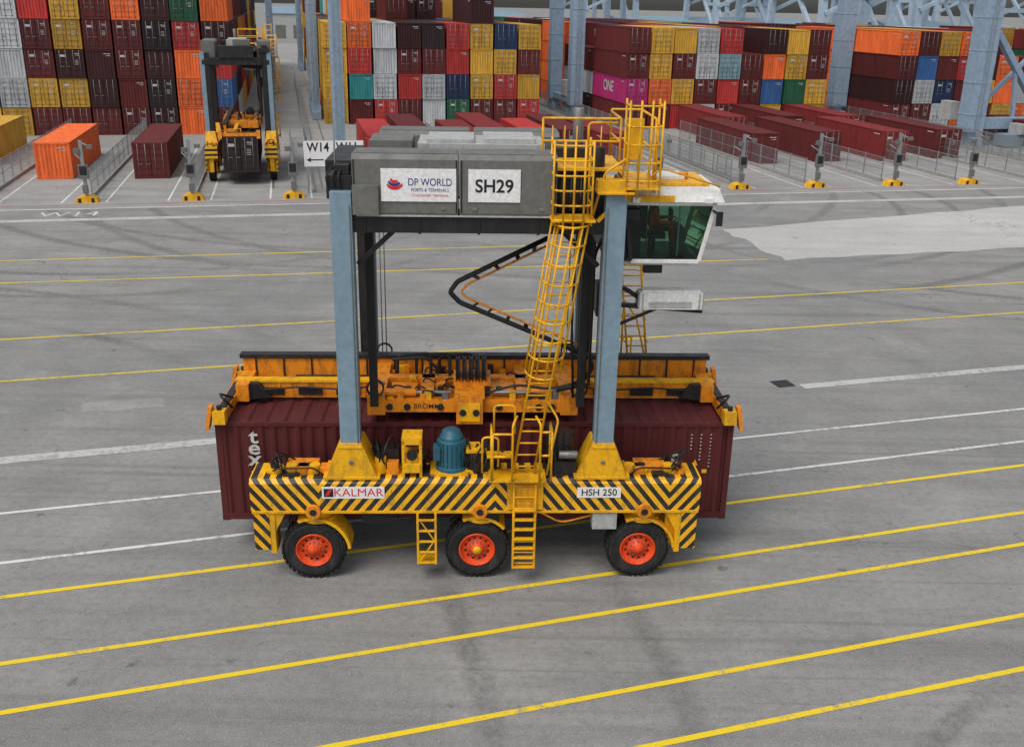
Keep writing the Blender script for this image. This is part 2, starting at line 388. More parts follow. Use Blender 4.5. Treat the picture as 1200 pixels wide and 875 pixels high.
# ------------------------------------------------------------------ ground sheets
def sheet(name,pts,z,m):
    mb=MB();mb.add([(p[0],p[1],z) for p in pts],[tuple(range(len(pts)))],m);return mb.finish(name)
sheet("ground",[(-2500,-400),(2500,-400),(2500,4000),(-2500,4000)],0,ASP)
q=[G(-160,66),G(230,66),G(230,330),G(-160,330)];sheet("transfer_pad_pavement",q,.004,PAD)
q=[G(-160,62.2),G(230,62.2),G(230,62.9),G(-160,62.9)];sheet("drainage_channel_pavement",q,.004,PWF)
def rough_edge(pts,n=9,amp=.35):
    out=[]
    for i in range(len(pts)):
        a=Vector(pts[i]);b=Vector(pts[(i+1)%len(pts)])
        for j in range(n):
            p=a.lerp(b,j/n);out.append((p.x+random.uniform(-amp,amp),p.y+random.uniform(-amp,amp)*.5) if j else (p.x,p.y))
    return out
sheet("concrete_patch_pavement",rough_edge([(12.4,59.0),(14.3,51.5),(30,56.0),(60,64.0),(62,76),(35.3,68.9)]),.004,PAL)
def line(name,p,q,wd,m,ext=(0,0),z=.008):
    p=Vector(p);q=Vector(q);d=(q-p).normalized();n=Vector((-d.y,d.x))*wd/2;p=p-d*ext[0];q=q+d*ext[1]
    L=(q-p).length;k=max(2,int(L/1.5));A=[];B=[]
    for i in range(k+1):
        c=p.lerp(q,i/k);A.append(c-n*(1+random.uniform(-.08,.08)));B.append(c+n*(1+random.uniform(-.08,.08)))
    mb=MB();mb.add([(a.x,a.y,z) for a in A]+[(b.x,b.y,z) for b in B],[(i,i+1,k+2+i,k+1+i) for i in range(k)],m);return mb.finish(name)
nm="painted_lane_line"
for a,b,m in (((-9.31,14.99),(12.87,21.96),PY),((-10.01,16.42),(13.67,23.65),PY),((-11.14,18.74),(15.07,26.6),PY),
              ((-3.13,14.26),(11.38,18.83),PY),((2.49,14.41),(10.47,16.91),PY)):
    line(nm,a,b,.135,m,(30,60))
line(nm,(-12.98,22.5),(17.19,31.05),.12,PW,(30,60));line(nm,(-11.83,20.14),(15.9,28.34),.12,PW,(30,60))
line(nm,(-17.5,31.76),(22.67,42.58),.17,PYF,(30,60));line(nm,(-19.65,36.15),(25.17,47.84),.17,PYF,(30,60))
line(nm,(-23.5,44.13),(1.63,49.26),.19,PYF,(30,12));line(nm,(-25.5,48.2),(-1.98,53.1),.19,PYF,(30,4))
line("painted_white_band",(-14.48,25.57),(-4.5,28.44),.48,PWF,(30,0));line("painted_white_band",(10.2,32.75),(19.2,35.27),.42,PWF,(0,50))
sheet("worn_repair_patch_pavement",rough_edge([(-13.6,29.2),(-11.2,29.8),(-11.5,30.6),(-14,30)],5,.1),.004,PAD)
sheet("drain_cover",[(9.35,32.6),(10.0,32.8),(9.8,33.4),(9.15,33.2)],.012,BLK)
line("pad_edge_line",G(-160,67.2).xy,G(230,67.2).xy,.14,PR,z=.012);line("pad_edge_line",G(-160,65.9).xy,G(230,65.9).xy,.2,PW,z=.012)
for bu in (-13.0,19.1,51.2,83.3):
    for k in (-2,-1,0,1,2):
        for o in (-1.9,1.9):
            line("bay_marking_line",G(bu+k*6.5+3.25+o,68).xy,G(bu+k*6.5+3.25+o,96).xy,.13,PW,z=.012)
mb=MB();text(mb,"W14",G(-13.2,64.2,.012),G(1,0)-G(0,0),G(0,1)-G(0,0),1.9,PW,-.005,.9);mb.finish("painted_bay_number")
# ------------------------------------------------------------------ fences, columns
def fence(u,v0,v1,h=1.9):
    mb=MB();n=int((v1-v0)/2.5);L=v1-v0
    for i in range(n+1): y=i*L/n;mb.box(-.035,.035,y-.035,y+.035,0,h,FEN)
    for z in (.15,h*.5,h-.08): mb.box(-.018,.018,0,L,z-.02,z+.02,FEN)
    y=0
    while y<L: mb.box(-.006,.006,y-.008,y+.008,.1,h-.05,FEN);y+=.16
    mb.box(-.12,.12,0,L,0.0,.22,CON)
    o=mb.finish("mesh_fence");o.location=G(u,v0,0);o.rotation_euler=(0,0,PHI)
def column(u,v):
    e=empty("lane_control_post",G(u,v),PHI)
    mb=MB();mb.prism([(-.75,0),(.75,0),(.6,.28),(.3,.42),(-.3,.42),(-.6,.28)],'y',-.35,.5,YEL);mb.box(-.5,-.3,-.36,-.352,.02,.3,BLK);mb.box(.3,.5,-.36,-.352,.02,.3,BLK);mb.finish("base",e,.02)
    mb=MB();mb.box(-.1,.1,-.08,.12,.42,3.9,FEN);mb.box(-.3,.3,-.22,.02,1.5,2.4,GRY);mb.box(-.22,.22,-.232,-.22,1.75,2.3,SIGK);mb.box(-.16,.16,-.25,.0,.6,1.1,GRY)
    mb.beam((0,0,3.8),(.55,-.35,3.55),.07,.07,FEN);mb.box(.4,.75,-.5,-.25,3.4,3.65,GRY);mb.box(-.45,-.1,-.2,0,3.1,3.4,GRY)
    mb.beam((0,0,2.6),(-.5,.5,3.0),.06,.06,FEN);mb.finish("column",e,.01)
for bu in (-13.0,19.1,51.2,83.3):
    for k in (-2,-1,0,1,2): 
        column(bu+.2+k*6.5,68.2);fence(bu+.2+k*6.5,70,100 if bu<0 else 96)
for u in (-28,1.5,33,65): fence(u,70,160)
for u in (2.2,3.3,31.3,35-1.2,63.2,66,-32,-1.2):
    line("crane_rail",G(u,72).xy,G(u,250).xy,.12,STL,z=.03)
# ------------------------------------------------------------------ direction sign
e=empty("direction_sign",G(1.9,69.6,-.75),PHI)
mb=MB();mb.box(-.9,3.1,-.06,0,2.6,4.3,SIGW);mb.box(-.75,-.6,0,.1,.75,4.2,FEN);mb.box(2.7,2.85,0,.1,.75,4.2,FEN)
text(mb,"W14",(.05,-.066,3.85),(1,0,0),(0,0,1),.85,SIGK,.02,.85);text(mb,"W11",(2.0,-.066,3.85),(1,0,0),(0,0,1),.85,SIGK,.02,.85)
mb.box(-.5,.4,-.064,-.06,3.0,3.08,SIGK);mb.prism([(-.75,3.04),(-.45,3.2),(-.45,2.88)],'y',-.064,-.0605,SIGK)
mb.box(1.6,2.4,-.064,-.06,3.0,3.08,SIGK);mb.prism([(2.75,3.04),(2.45,2.88),(2.45,3.2)],'y',-.064,-.0605,SIGK);mb.finish("panel",e)
# ------------------------------------------------------------------ gantry cranes over the blocks
def gantry(u0,u1,v,wd=.85,wd1=None,hh=24,base=9.5):
    e=empty("gantry_crane",(0,0,0),PHI);wd1=wd1 or wd
    for nme,u,sg,wd_ in (("leg_left",u0,-1,wd),("leg_right",u1,1,wd1)):
        mb=MB()
        for dv in (0,base):
            mb.beam((u,v+dv,1.4),(u,v+dv,hh),wd_,wd_,CRN,up=(0,1,0))
            mb.box(u-.5,u+.5,v+dv-1.6,v+dv+1.6,.05,.9,CRN)
            for w_ in (-1.1,-.4,.4,1.1): mb.cyl((u-.2,v+dv+w_,.36),(u+.2,v+dv+w_,.36),.33,BLK,n=12)
            mb.box(u-.55,u+.55,v+dv-.55,v+dv+.55,.9,1.5,CRN)
            for z in range(3,int(hh)-1,3): mb.box(u-wd_/2-.03,u+wd_/2+.03,v+dv-wd_/2-.03,v+dv+wd_/2+.03,z,z+.12,CRN)
        for z in range(2,int(hh)*3-3):
            mb.box(u-.22,u+.22,v-wd_/2-.16,v-wd_/2-.13,z/3+1,z/3+1.03,FEN)
        for d in (-.22,.22): mb.box(u+d-.02,u+d+.02,v-wd_/2-.17,v-wd_/2-.12,1.5,hh-1,FEN)
        if base<20: mb.box(u-.35,u+.35,v+.4,v+base-.4,1.5,2.2,CRN)
        mb.box(u-.4,u+.4,v,v+base,hh-1,hh,CRN)
        mb.box(u-.45,u+.45,v+2.8,v+4.6,2.2,4.0,GRL)
        mb.finish(nme,e,.03)
    mb=MB()
    for dv in (.5,base-.5): mb.box(u0-2.5,u1+2.5,v+dv-.6,v+dv+.6,hh,hh+1.8,CRN)
    mb.box((u0+u1)/2-2.5,(u0+u1)/2+2.5,v+1.2,v+base-1.2,hh+1.8,hh+4.2,GRL)
    mb.finish("girder",e,.03)
gantry(3.3,33.3,117,.9,1.5)
gantry(3.3,31.5,200,.85)
gantry(-30.5,-1.6,150,.85)
gantry(66.2,98.2,89.2,1.8,1.8,24,26)
gantry(35,62.8,190,.9)
# light mast
e=empty("light_mast",G(3.9,79.6),PHI);mb=MB()
mb.prism([(-.45,-.45),(.45,-.45),(.45,.45),(-.45,.45)],'z',0.5,26,CRN);mb.box(-.9,.9,-.9,.9,0,.5,CON);mb.box(-.6,.6,-.6,.6,.5,.7,CRN)
for z in range(3,76): mb.box(-.2,.2,-.6,-.57,z/3,z/3+.03,FEN)
for d in (-.2,.2): mb.box(d-.02,d+.02,-.61,-.56,1,25,FEN)
mb.box(-2.2,2.2,-.25,.25,26,26.3,CRN)
for x in (-2,-1,0,1,2): mb.box(x-.3,x+.3,-.6,-.2,25.5,26,GRL)
mb.finish("mast",e,.02)
e=empty("crane_bracing",(0,0,0),PHI);mb=MB()
mb.beam((67.2,89.2,11),(76,90.5,1.6),.6,.6,CRN);mb.beam((77,90.5,13),(67.6,92,2.2),.4,.4,CRN);mb.beam((67.2,89.1,2.2),(97,92,1.9),.8,1.1,CRN);mb.beam((70.6,89.7,7.3),(71.4,89.9,2.2),.35,.35,CRN)
mb.box(68.8,75,87.0,88.6,0.1,1.3,BLU);mb.box(70,72,86.8,88.4,1.3,2.3,GRL);mb.finish("frame",e,.03)
# distant quay cranes
def quay(u,v,s=1):
    e=empty("quay_crane",G(u,v),PHI+random.uniform(-.1,.1));mb=MB()
    for x in (-9,9):
        for y in (-14,14):
            mb.beam((x*s,y*s,0),(x*s,y*s*.8,34*s),1.6*s,1.6*s,CRF)
        mb.beam((x*s,-14*s,3*s),(x*s,14*s,30*s),.9*s,.9*s,CRF);mb.beam((x*s,-14*s,16*s),(x*s,14*s,16*s),1.2*s,1.4*s,CRF)
    for y in (-14,14): mb.beam((-9*s,y*s,4*s),(9*s,y*s,4*s),1.3*s,1.6*s,CRF);mb.beam((-9*s,y*.8*s,33*s),(9*s,y*.8*s,33*s),1.4*s,1.6*s,CRF);mb.beam((-9*s,y*s,12*s),(9*s,y*s,20*s),.8*s,.8*s,CRF)
    mb.beam((0,-60*s,35*s),(0,30*s,35*s),4*s,2.4*s,CRF);mb.beam((0,-14*s,36*s),(0,-8*s,58*s),1.2*s,1.2*s,CRF);mb.beam((0,-8*s,58*s),(0,-50*s,36*s),.5*s,.5*s,CRF);mb.beam((0,-8*s,58*s),(0,28*s,36*s),.5*s,.5*s,CRF)
    mb.finish("frame",e)
for u,v in ((130,235),(165,250),(205,255),(240,270),(292,310),(330,300),(360,330),(215,330),(150,340),(100,330),(120,420),(70,430),(180,400),(285,420)): quay(u,v,random.uniform(.8,1.1))
for u,v,L_,h in ((150,360,70,9),(235,345,50,9),(40,380,90,10)):
    e=empty("warehouse",G(u,v),PHI);mb=MB();mb.prism([(-12,0),(12,0),(12,h-2),(0,h),(-12,h-2)],'x',-L_/2,L_/2,GRL);mb.finish("walls",e)
    mb=MB()
    for i in range(int(L_/6)): x=-L_/2+3+i*6;mb.box(x,x+3.4,-12.1,-12.02,0.1,4.4,GRY)
    mb.prism([(-12.4,h-2.1),(0,h+.05),(12.4,h-2.1),(12.4,h-1.8),(0,h+.4),(-12.4,h-1.8)],'x',-L_/2-.4,L_/2+.4,BLU);mb.finish("roof_and_doors",e)
# ------------------------------------------------------------------ STRADDLE CARRIER
YAW=rad(2.6)
car=empty("straddle_carrier",(-.72,19.86,0),YAW)
parts=[]
def fin(mb,name,bev=.012):
    o=mb.finish(name,car,bev);parts.append(o);return o
for far in (False,True):
    T=(lambda p:Vector((p.x,4.9-p.y,p.z))) if far else None
    sfx="far" if far else "near"
    mb=MB(T)
    mb.prism([(-.05,1.80),(-.05,2.46),(.03,2.56),(.82,2.56),(.82,1.80)],'x',-5.0,5.0,STR)
    mb.box(.66,1.46,-.10,-.052,1.84,2.58,YEL)
    mb.box(-4.98,4.98,-.07,.80,1.74,1.802,YEL)
    for i in range(9): mb.box(.70,1.42,-.106,-.10,1.9+i*.07,1.91+i*.07,ORA)
    for sx in (-1,1):
        x0,x1=(-4.97,-4.62) if sx<0 else (4.62,4.97);mb.box(x0,x1,-.045,.02,.82,1.74,STR)
        x0,x1=(-4.62,-4.5) if sx<0 else (4.5,4.62);mb.box(x0,x1,-.03,.45,.72,1.74,YEL)
        mb.box(min(x0,x1)-.2 if sx>0 else x0-.2,x1 if sx<0 else x1+.2,.2,.5,.78,1.74,YEL)
        mb.prism([(sx*4.5,1.74),(sx*4.5,1.25),(sx*4.25,1.74)],'y',.0,.3,YEL)
    for x in (-4.5,-3.69,-1.9,-.1,2.0,3.69,4.4):
        mb.cyl((x,.4,2.56),(x,.4,2.66),.2,YEL,n=18);mb.cyl((x,.4,2.66),(x,.4,2.74),.1,BLK,n=12)
    for x in (-4.1,-1.1,1.75,4.1): mb.box(x-.18,x+.18,.1,.6,2.56,2.62,BLK)
    for sx in (-1,1):
        mb.box(sx*3.9-.35,sx*3.9+.35,.3,.75,2.56,2.72,ORA);mb.tube([(sx*3.4,.15,2.58),(sx*3.6,.1,2.78),(sx*4.4,.12,2.75),(sx*4.6,.3,2.58)],.022,HOS,6,.1)
    fin(mb,"chassis_beam_"+sfx)
    mb=MB(T)
    for sx in (-1,1):
        x=sx*2.76
        mb.box(x-.215,x+.215,-.0,.30,3.36,8.86,BLU);mb.box(x-.19,x+.19,.303,.62,3.36,8.82,BLK)
        mb.frustum((x-.58,x+.58,-.045,.80),(x-.24,x+.24,-.03,.64),2.563,3.42,YEL)
        mb.box(x-.26,x+.26,-.05,.66,3.30,3.36,YEL)
        mb.box(x-.62,x+.62,-.06,.81,2.562,2.63,YEL)
        mb.cyl((x,-.05,2.98),(x,-.07,2.98),.05,STL,n=10)
        for dx in (-.5,.5): mb.cyl((x+dx,.0,2.63),(x+dx,.0,2.68),.035,STL,n=8)
        mb.box(x-.12,x+.12,.62,.70,3.4,8.4,BLK)
        mb.tube([(x+.17*(-sx),-.02,3.4),(x+.17*(-sx),-.02,8.6)],.015,GRY,5)
    fin(mb,"legs_"+sfx,.02)
    for i,x in enumerate((-3.69,0,3.69)):
        mb=MB(T);o=(x,.30,.72)
        mb.lathe([(.40,-.19),(.44,-.215),(.5,-.235),(.58,-.24),(.65,-.22),(.695,-.175),(.712,-.12),(.716,0),(.712,.12),(.695,.175),(.65,.22),(.55,.24),(.4,.19)],o,(0,1,0),RUB,48)
        for a in range(34):
            t=2*math.pi*a/34
            for yy,dt in ((-.13,0),(.13,.09)):
                X=Matrix.Translation(o)@Matrix.Rotation(t+dt,4,'Y');mb.box(-.045,.045,yy-.09,yy+.09,.69,.728,RUB,X)
        mb.lathe([(.58,-.243),(.585,-.25),(.6,-.243)],o,(0,1,0),RUB,48)
        mb.lathe([(.41,-.19),(.415,-.225),(.385,-.23),(.37,-.19),(.345,-.15),(.30,-.12),(.235,-.115),(.225,-.16),(.15,-.175),(.145,-.225),(.06,-.235),(.0,-.235)],o,(0,1,0),RED,40)
        mb.lathe([(.362,-.177),(.352,-.160)],o,(0,1,0),BLK,40)
        mb.lathe([(.10,-.232),(.09,-.27),(0,-.275)],o,(0,1,0),YEL if i==1 else RED,20)
        mb.lathe([(.41,.19),(.3,.1),(0,.1)],o,(0,1,0),RED,30)
        for a in range(12):
            t=2*math.pi*a/12;px,pz=x+.188*math.cos(t),.72+.188*math.sin(t);mb.cyl((px,.30-.16,pz),(px,.30-.195,pz),.018,STL,n=6)
            t+=.2;px,pz=x+.27*math.cos(t),.72+.27*math.sin(t);mb.cyl((px,.30-.11,pz),(px,.30-.135,pz),.026,BLK,n=8)
        fin(mb,"wheel_%s_%d"%(sfx,i+1),0)
        mb=MB(T)
        mb.cyl((x+.1,.42,1.46),(x+.1,.42,1.80),.33,YEL,n=28);mb.cyl((x+.1,.42,1.42),(x+.1,.42,1.5),.40,YEL,n=28);mb.cyl((x+.06,.1,1.79),(x+.06,-.12,1.79),.17,ORA,n=20);mb.cyl((x+.06,-.122,1.79),(x+.06,-.14,1.79),.08,BLK,n=14)
        vs=[];fs=[];nA=12
        for a in range(nA+1):
            t=rad(5+108*a/nA)
            for r_,yy in ((.78,.02),(.85,.02),(.85,.66),(.78,.66)): vs.append((x+r_*math.cos(t),yy,.72+r_*math.sin(t)))
        for a in range(nA):
            for j in range(4): fs.append((a*4+j,a*4+(j+1)%4,a*4+4+(j+1)%4,a*4+4+j))
        fs+=[(0,1,2,3),(nA*4+3,nA*4+2,nA*4+1,nA*4)];
        if i!=1: mb.add(vs[:],fs,YEL)
        else:
            vs2=[(x+(p[0]-x)*.995,p[1]+.05,p[2]) for p in vs];k0=4*4;mb.add(vs2[k0:],[tuple(q-k0 for q in f) for f in fs[:-2] if min(f)>=k0]+[(0,1,2,3)],YEL)
        mb.prism([(x-.2,.6),(x+.2,.6),(x+.45,1.5),(x-.3,1.5)],'y',.585,.68,YEL)
        mb.cyl((x,.56,.72),(x,.72,.72),.2,YEL,n=20)
        mb.tube([(x-.35,.5,1.65),(x-.5,.35,1.3),(x-.62,.5,1.2),(x-.5,.7,1.5)],.02,HOS,6,.1)
        fin(mb,"wheel_fork_%s_%d"%(sfx,i+1))
mb=MB()
for y0 in (.12,4.28):
    mb.box(-2.98,3.0,y0,y0+.5,8.02,8.36,BLK)
    for x in (-2.3,-1.2,0,1.2,2.2): mb.box(x-.03,x+.03,y0-.02,y0+.52,8.0,8.38,BLK)
for x in (-2.76,2.76): mb.box(x-.28,x+.28,.62,4.28,8.0,8.5,BLK)
mb.box(-.3,.3,.62,4.28,8.05,8.35,BLK)
for x in (-1.6,1.4): mb.box(x-.1,x+.1,.62,4.28,8.05,8.3,BLK)
mb.box(-2.9,2.9,1.1,1.3,8.1,8.3,BLK);mb.box(-2.9,2.9,3.5,3.7,8.1,8.3,BLK)
mb.beam((-2.5,.4,7.3),(-1.7,.4,8.05),.1,.1,BLK);mb.beam((2.5,.4,7.3),(1.7,.4,8.05),.1,.1,BLK)
fin(mb,"top_frame",.015)
mb=MB()
for (a,b,y0,y1,m) in ((-2.52,-.42,.06,.95,GRY),(-.39,1.55,.06,.95,GRY),(-2.3,-.2,3.9,4.8,GRY),(-.1,1.9,3.9,4.8,GRY)):
    mb.prism([(y0,8.39),(y0-.02,8.45),(y0-.02,9.5),(y0+.06,9.6),(y1,9.6),(y1,8.39)],'x',a,b,m)
    for x in (a+.02,b-.05): mb.box(x,x+.03,y0-.032,y0-.021,8.46,9.5,BLK)
    mb.box(a+.03,b-.03,y0+.1,y1-.06,9.6,9.615,GRY)
    for x in (a+.3,b-.3): mb.box(x-.05,x+.05,y0-.04,y0-.02,8.5,8.56,STL)
mb.box(-2.46,1.5,.045,.06,8.365,8.40,GRL)
mb.box(-2.52,-2.0,-.045-.002,.04,8.41,9.0,GRY)
fin(mb,"enclosures",.02)
mb=MB()
mb.box(-1.95,-.46,.015,.032,8.68,9.33,SIGW);mb.box(-.22,.82,.015,.032,8.68,9.33,SIGW)
text(mb,"DP WORLD",(-.98,.010,9.06),(1,0,0),(0,0,1),.205,SIGB,.004,.82);text(mb,"PORTS & TERMINALS",(-.98,.010,8.91),(1,0,0),(0,0,1),.095,SIGB,.001,.85)
text(mb,"CONTAINER TERMINAL",(-.98,.010,8.80),(1,0,0),(0,0,1),.07,SIGR,.001)
text(mb,"SH29",(.3,.010,8.99),(1,0,0),(0,0,1),.36,SIGK,.02,.98)
for k_,mm in ((0,SIGR),(1,SIGB),(2,SIGR)):
    pts=[]
    for a in range(9): t=rad(200+a*18-k_*12);pts.append((-1.68+(.17-.04*k_)*math.cos(t),9.05+(.14-.035*k_)*math.sin(t)+.03*k_))
    for a in range(8,-1,-1): t=rad(200+a*18-k_*12);pts.append((-1.68+(.15-.045*k_)*math.cos(t),9.08+(.11-.035*k_)*math.sin(t)+.03*k_))
    mb.prism(pts,'y',.006+.002*k_,.0145,mm)
fin(mb,"name_panels",0)
mb=MB()
mb.box(-1.3,1.4,1.6,3.1,8.5,9.62,GRL);mb.box(-1.1,-.1,1.7,3.0,9.62,9.70,GRL);mb.box(.1,1.2,1.7,3.0,9.62,9.72,GRL)
mb.cyl((-2.4,1.8,8.9),(-1.4,1.8,8.9),.35,BLK,n=20);mb.cyl((-2.4,2.9,8.9),(-1.4,2.9,8.9),.35,BLK,n=20)
mb.box(-3.05,-2.55,.2,.9,8.86,9.15,BLK);mb.box(-3.2,-2.6,1.2,3.6,8.5,9.3,BLK);mb.box(-2.9,-2.6,.25,.6,9.15,9.35,BLK)
for i in range(3): mb.tube([(-3.0+.12*i,.15,8.9),(-3.05+.12*i,.1,9.15),(-2.9+.1*i,.4,9.35),(-2.4,.8,9.3)],.022,HOS,6,.1)
mb.box(-2.3,-1.4,1.4,2.6,9.3,9.7,GRY)
mb.cyl((1.75,1.4,9.),(2.6,1.4,9.),.3,GRL,n=20);mb.box(1.6,2.6,.62,1.05,8.4,9.25,BLK);mb.box(1.7,2.5,2,3.6,8.4,9.5,BLK)
mb.cyl((2.2,2.6,9.5),(2.2,2.6,10.3),.12,STL,n=14);mb.cyl((2.45,.8,9.25),(2.45,.8,9.7),.14,BLK,n=14)
mb.tube([(-2.9,.5,9.3),(-2.9,.5,9.8)],.02,STL)
for i in range(5): mb.tube([(1.6+.2*i,.5,8.4),(1.65+.2*i,.2,8.75),(1.7+.2*i,.6,9.2)],.025,HOS,6,.1)
mb.tube([(2.6,.3,8.9),(2.6,.3,8.0),(2.45,.66,7.5),(2.45,.7,4.5)],.04,HOS,6,.2)
fin(mb,"top_machinery",.02)
mb=MB()
for x in (-2.3,2.3):
    for y in (1.15,3.75):
        for d in (-.05,.05): mb.cyl((x+d,y,4.2),(x+d,y,8.1),.014,STL,n=6)
        mb.lathe([(.2,-.05),(.16,0),(.2,.05)],(x,y,8.0),(0,1,0),BLK,20);mb.lathe([(.2,-.05),(.16,0),(.2,.05)],(x,y,4.25),(0,1,0),BLK,20)
mb.box(2.22,2.4,.9,1.0,3.9,8.05,BLK);mb.box(-2.4,-2.22,.9,1.0,3.9,8.05,BLK)
mb.tube([(2.1,.95,8.0),(2.05,.9,6.0),(2.15,1.0,4.1)],.03,HOS,6,.3)
fin(mb,"hoist",0)
mb=MB()
mb.tube([(1.5,1.15,7.72),(-.45,1.15,6.74),(-.62,1.15,6.5),(-.40,1.15,6.27),(1.3,1.15,5.55),(2.5,1.15,5.02)],.055,BLK,10,.07)
mb.tube([(1.45,1.10,7.55),(-.22,1.10,6.70),(-.38,1.10,6.52),(-.22,1.10,6.38),(1.3,1.10,5.72),(2.4,1.10,5.25)],.026,ORA,8,.06)
for t in (.15,.35,.6,.85):
    mb.beam((1.5-1.95*t,1.15,7.72-.98*t),(1.45-1.67*t,1.10,7.55-.85*t),.09,.05,BLK);mb.beam((-.40+1.70*t,1.15,6.27-.72*t),(-.22+1.52*t,1.10,6.38-.66*t),.09,.05,BLK)
mb.tube([(2.5,1.15,5.02),(2.6,1.1,4.8),(2.3,1.1,4.35),(1.8,1.2,4.2)],.05,HOS,8,.15)
fin(mb,"cable_arm",0)
def ladder(mb,p0,p1,wd,m,nr,r=.024,side=(1,0,0)):
    p0=Vector(p0);p1=Vector(p1);s=Vector(side)*wd/2
    mb.tube([p0-s,p1-s],r,m,7);mb.tube([p0+s,p1+s],r,m,7)
    for i in range(nr):
        t=(i+.5)/nr;q=p0.lerp(p1,t);mb.tube([q-s,q+s],r*.7,m,6)
mb=MB();A=Vector((1.02,.05,2.7));B=Vector((1.85,.05,8.3));ladder(mb,A,B,.46,YEL,20,.028)
sd_=Vector((1,0,0));n_=Vector((0,-1,0))
for i in range(9):
    q=A.lerp(B,.43+.57*i/8);pts=[]
    for a in range(13):
        t=math.pi*a/12;pts.append(q+sd_*math.cos(t)*.38+n_*math.sin(t)*.62)
    mb.tube(pts,.022,YEL,6)
for a in (0,2,4,6,8,10,12):
    t=math.pi*a/12;off=sd_*math.cos(t)*.38+n_*math.sin(t)*.62;mb.tube([A.lerp(B,.43)+off,B+off],.022,YEL,6)
fin(mb,"caged_ladder",0)
mb=MB();mb.box(.25,1.5,-.32,.3,2.62,2.66,YEL)
def rail(mb,pts,h,m=YEL,r=.026,post=True):
    P=[Vector(p) for p in pts]
    for z in (h,h*.52): mb.tube([p+Vector((0,0,z)) for p in P],r,m,6,.08)
    for p in P: mb.tube([p,p+Vector((0,0,h))],r,m,6)
rail(mb,[(.3,-.3,2.66),(.3,.25,2.66)],1.1);rail(mb,[(.32,-.3,2.66),(.75,-.3,2.66)],1.1);rail(mb,[(1.35,-.3,2.66),(1.6,-.3,2.66),(1.6,.25,2.66)],1.15)
mb.tube([(.1,-.1,2.75),(.1,-.1,3.6),(.45,-.1,3.6),(.45,-.1,2.9)],.026,YEL,6,.1);mb.tube([(.75,-.33,2.5),(.75,-.33,4.0),(.85,-.1,4.1)],.028,YEL,6,.1);mb.tube([(1.35,-.33,2.5),(1.35,-.33,4.0),(1.25,-.1,4.1)],.028,YEL,6,.1)
mb.tube([(.35,-.1,3.7),(.35,-.1,4.35),(.8,-.1,4.35),(.8,-.1,3.7)],.024,YEL,6,.1);mb.box(.2,.75,-.1,.2,3.1,3.14,YEL)
mb.tube([(1.5,-.3,2.8),(1.72,-.3,4.1),(1.5,0,4.4)],.026,YEL,6,.1)
fin(mb,"service_platform",0)
mb=MB();ladder(mb,(1.05,-.16,.38),(1.05,-.16,2.6),.48,YEL,8,.03);
for s_ in (-.24,.24): mb.box(1.05+s_-.03,1.05+s_+.03,-.18,-.1,1.6,1.83,YEL);mb.box(1.05+s_-.02,1.05+s_+.02,-.2,-.14,.38,1.75,YEL)
for i in range(7): mb.box(.82,1.28,-.24,-.12,.42+i*.24,.45+i*.24,YEL)
fin(mb,"boarding_ladder",.005)
mb=MB()
for x in (-1.33,-.93): mb.box(x-.025,x+.025,-.1,-.04,.45,1.74,YEL)
for i in range(5): mb.box(-1.33,-.93,-.1,-.05,.47+i*.27,.51+i*.27,YEL)
mb.beam((-1.3,-.07,.5),(-.96,-.07,1.05),.03,.03,YEL);mb.beam((-.96,-.07,1.05),(-1.3,-.07,1.6),.03,.03,YEL)
mb.box(-1.33,-.93,-.05,.3,.45,.49,YEL)
fin(mb,"step_frame",.005)
mb=MB()
mb.lathe([(.0,1.0),(.12,.98),(.2,.93),(.23,.83),(.26,.81),(.26,.74),(.30,.72),(.30,.12),(.35,.1),(.35,0),(0,0)],(-.58,.45,2.60),(0,0,1),TEA,30)
for a in range(20):
    t=2*math.pi*a/20;X=Matrix.Translation((-.58,.45,0))@Matrix.Rotation(t,4,'Z');mb.box(.29,.33,-.01,.01,2.76,3.3,TEA,X)
mb.box(-.98,-.82,.2,.5,2.9,3.2,TEA);mb.box(-1.05,-.2,.1,.75,2.56,2.63,YEL)
for a in (-1.63,-1.25): mb.box(a-.03,a+.03,.05,.12,2.56,3.45,YEL);mb.box(a-.03,a+.03,.5,.56,2.56,3.45,YEL)
mb.box(-1.66,-1.22,.05,.56,3.35,3.5,YEL);mb.box(-1.6,-1.28,.1,.5,2.75,3.1,YEL);mb.cyl((-1.44,.04,3.1),(-1.44,.1,3.1),.12,BLK,n=14);mb.box(-1.62,-1.26,.0,.09,2.7,2.9,YEL)
mb.lathe([(0,.5),(.2,.46),(.22,.2),(.2,0)],(-.05,.4,2.58),(0,0,1),BLK,18);mb.box(-.25,.2,.2,.7,3.08,3.14,YEL)
mb.cyl((1.95,.5,2.58),(1.95,.5,3.5),.22,BLK,n=20);mb.cyl((2.0,.25,3.3),(2.0,.25,3.6),.12,BLK,n=14);mb.box(1.7,2.2,.15,.7,2.56,2.9,BLK);mb.cyl((1.8,.1,3.1),(2.2,.1,3.1),.09,STL,n=12)
mb.cyl((-2.15,.3,2.58),(-2.15,.3,2.95),.13,YEL,n=14);mb.cyl((-2.15,.3,2.95),(-2.15,.3,3.05),.09,BLK,n=14)
for x in (-4.1,-3.6,3.4,4.3): mb.cyl((x,.3,2.58),(x,.3,2.78),.12,YEL,n=14);mb.box(x+.12,x+.35,.2,.5,2.56,2.72,ORA)
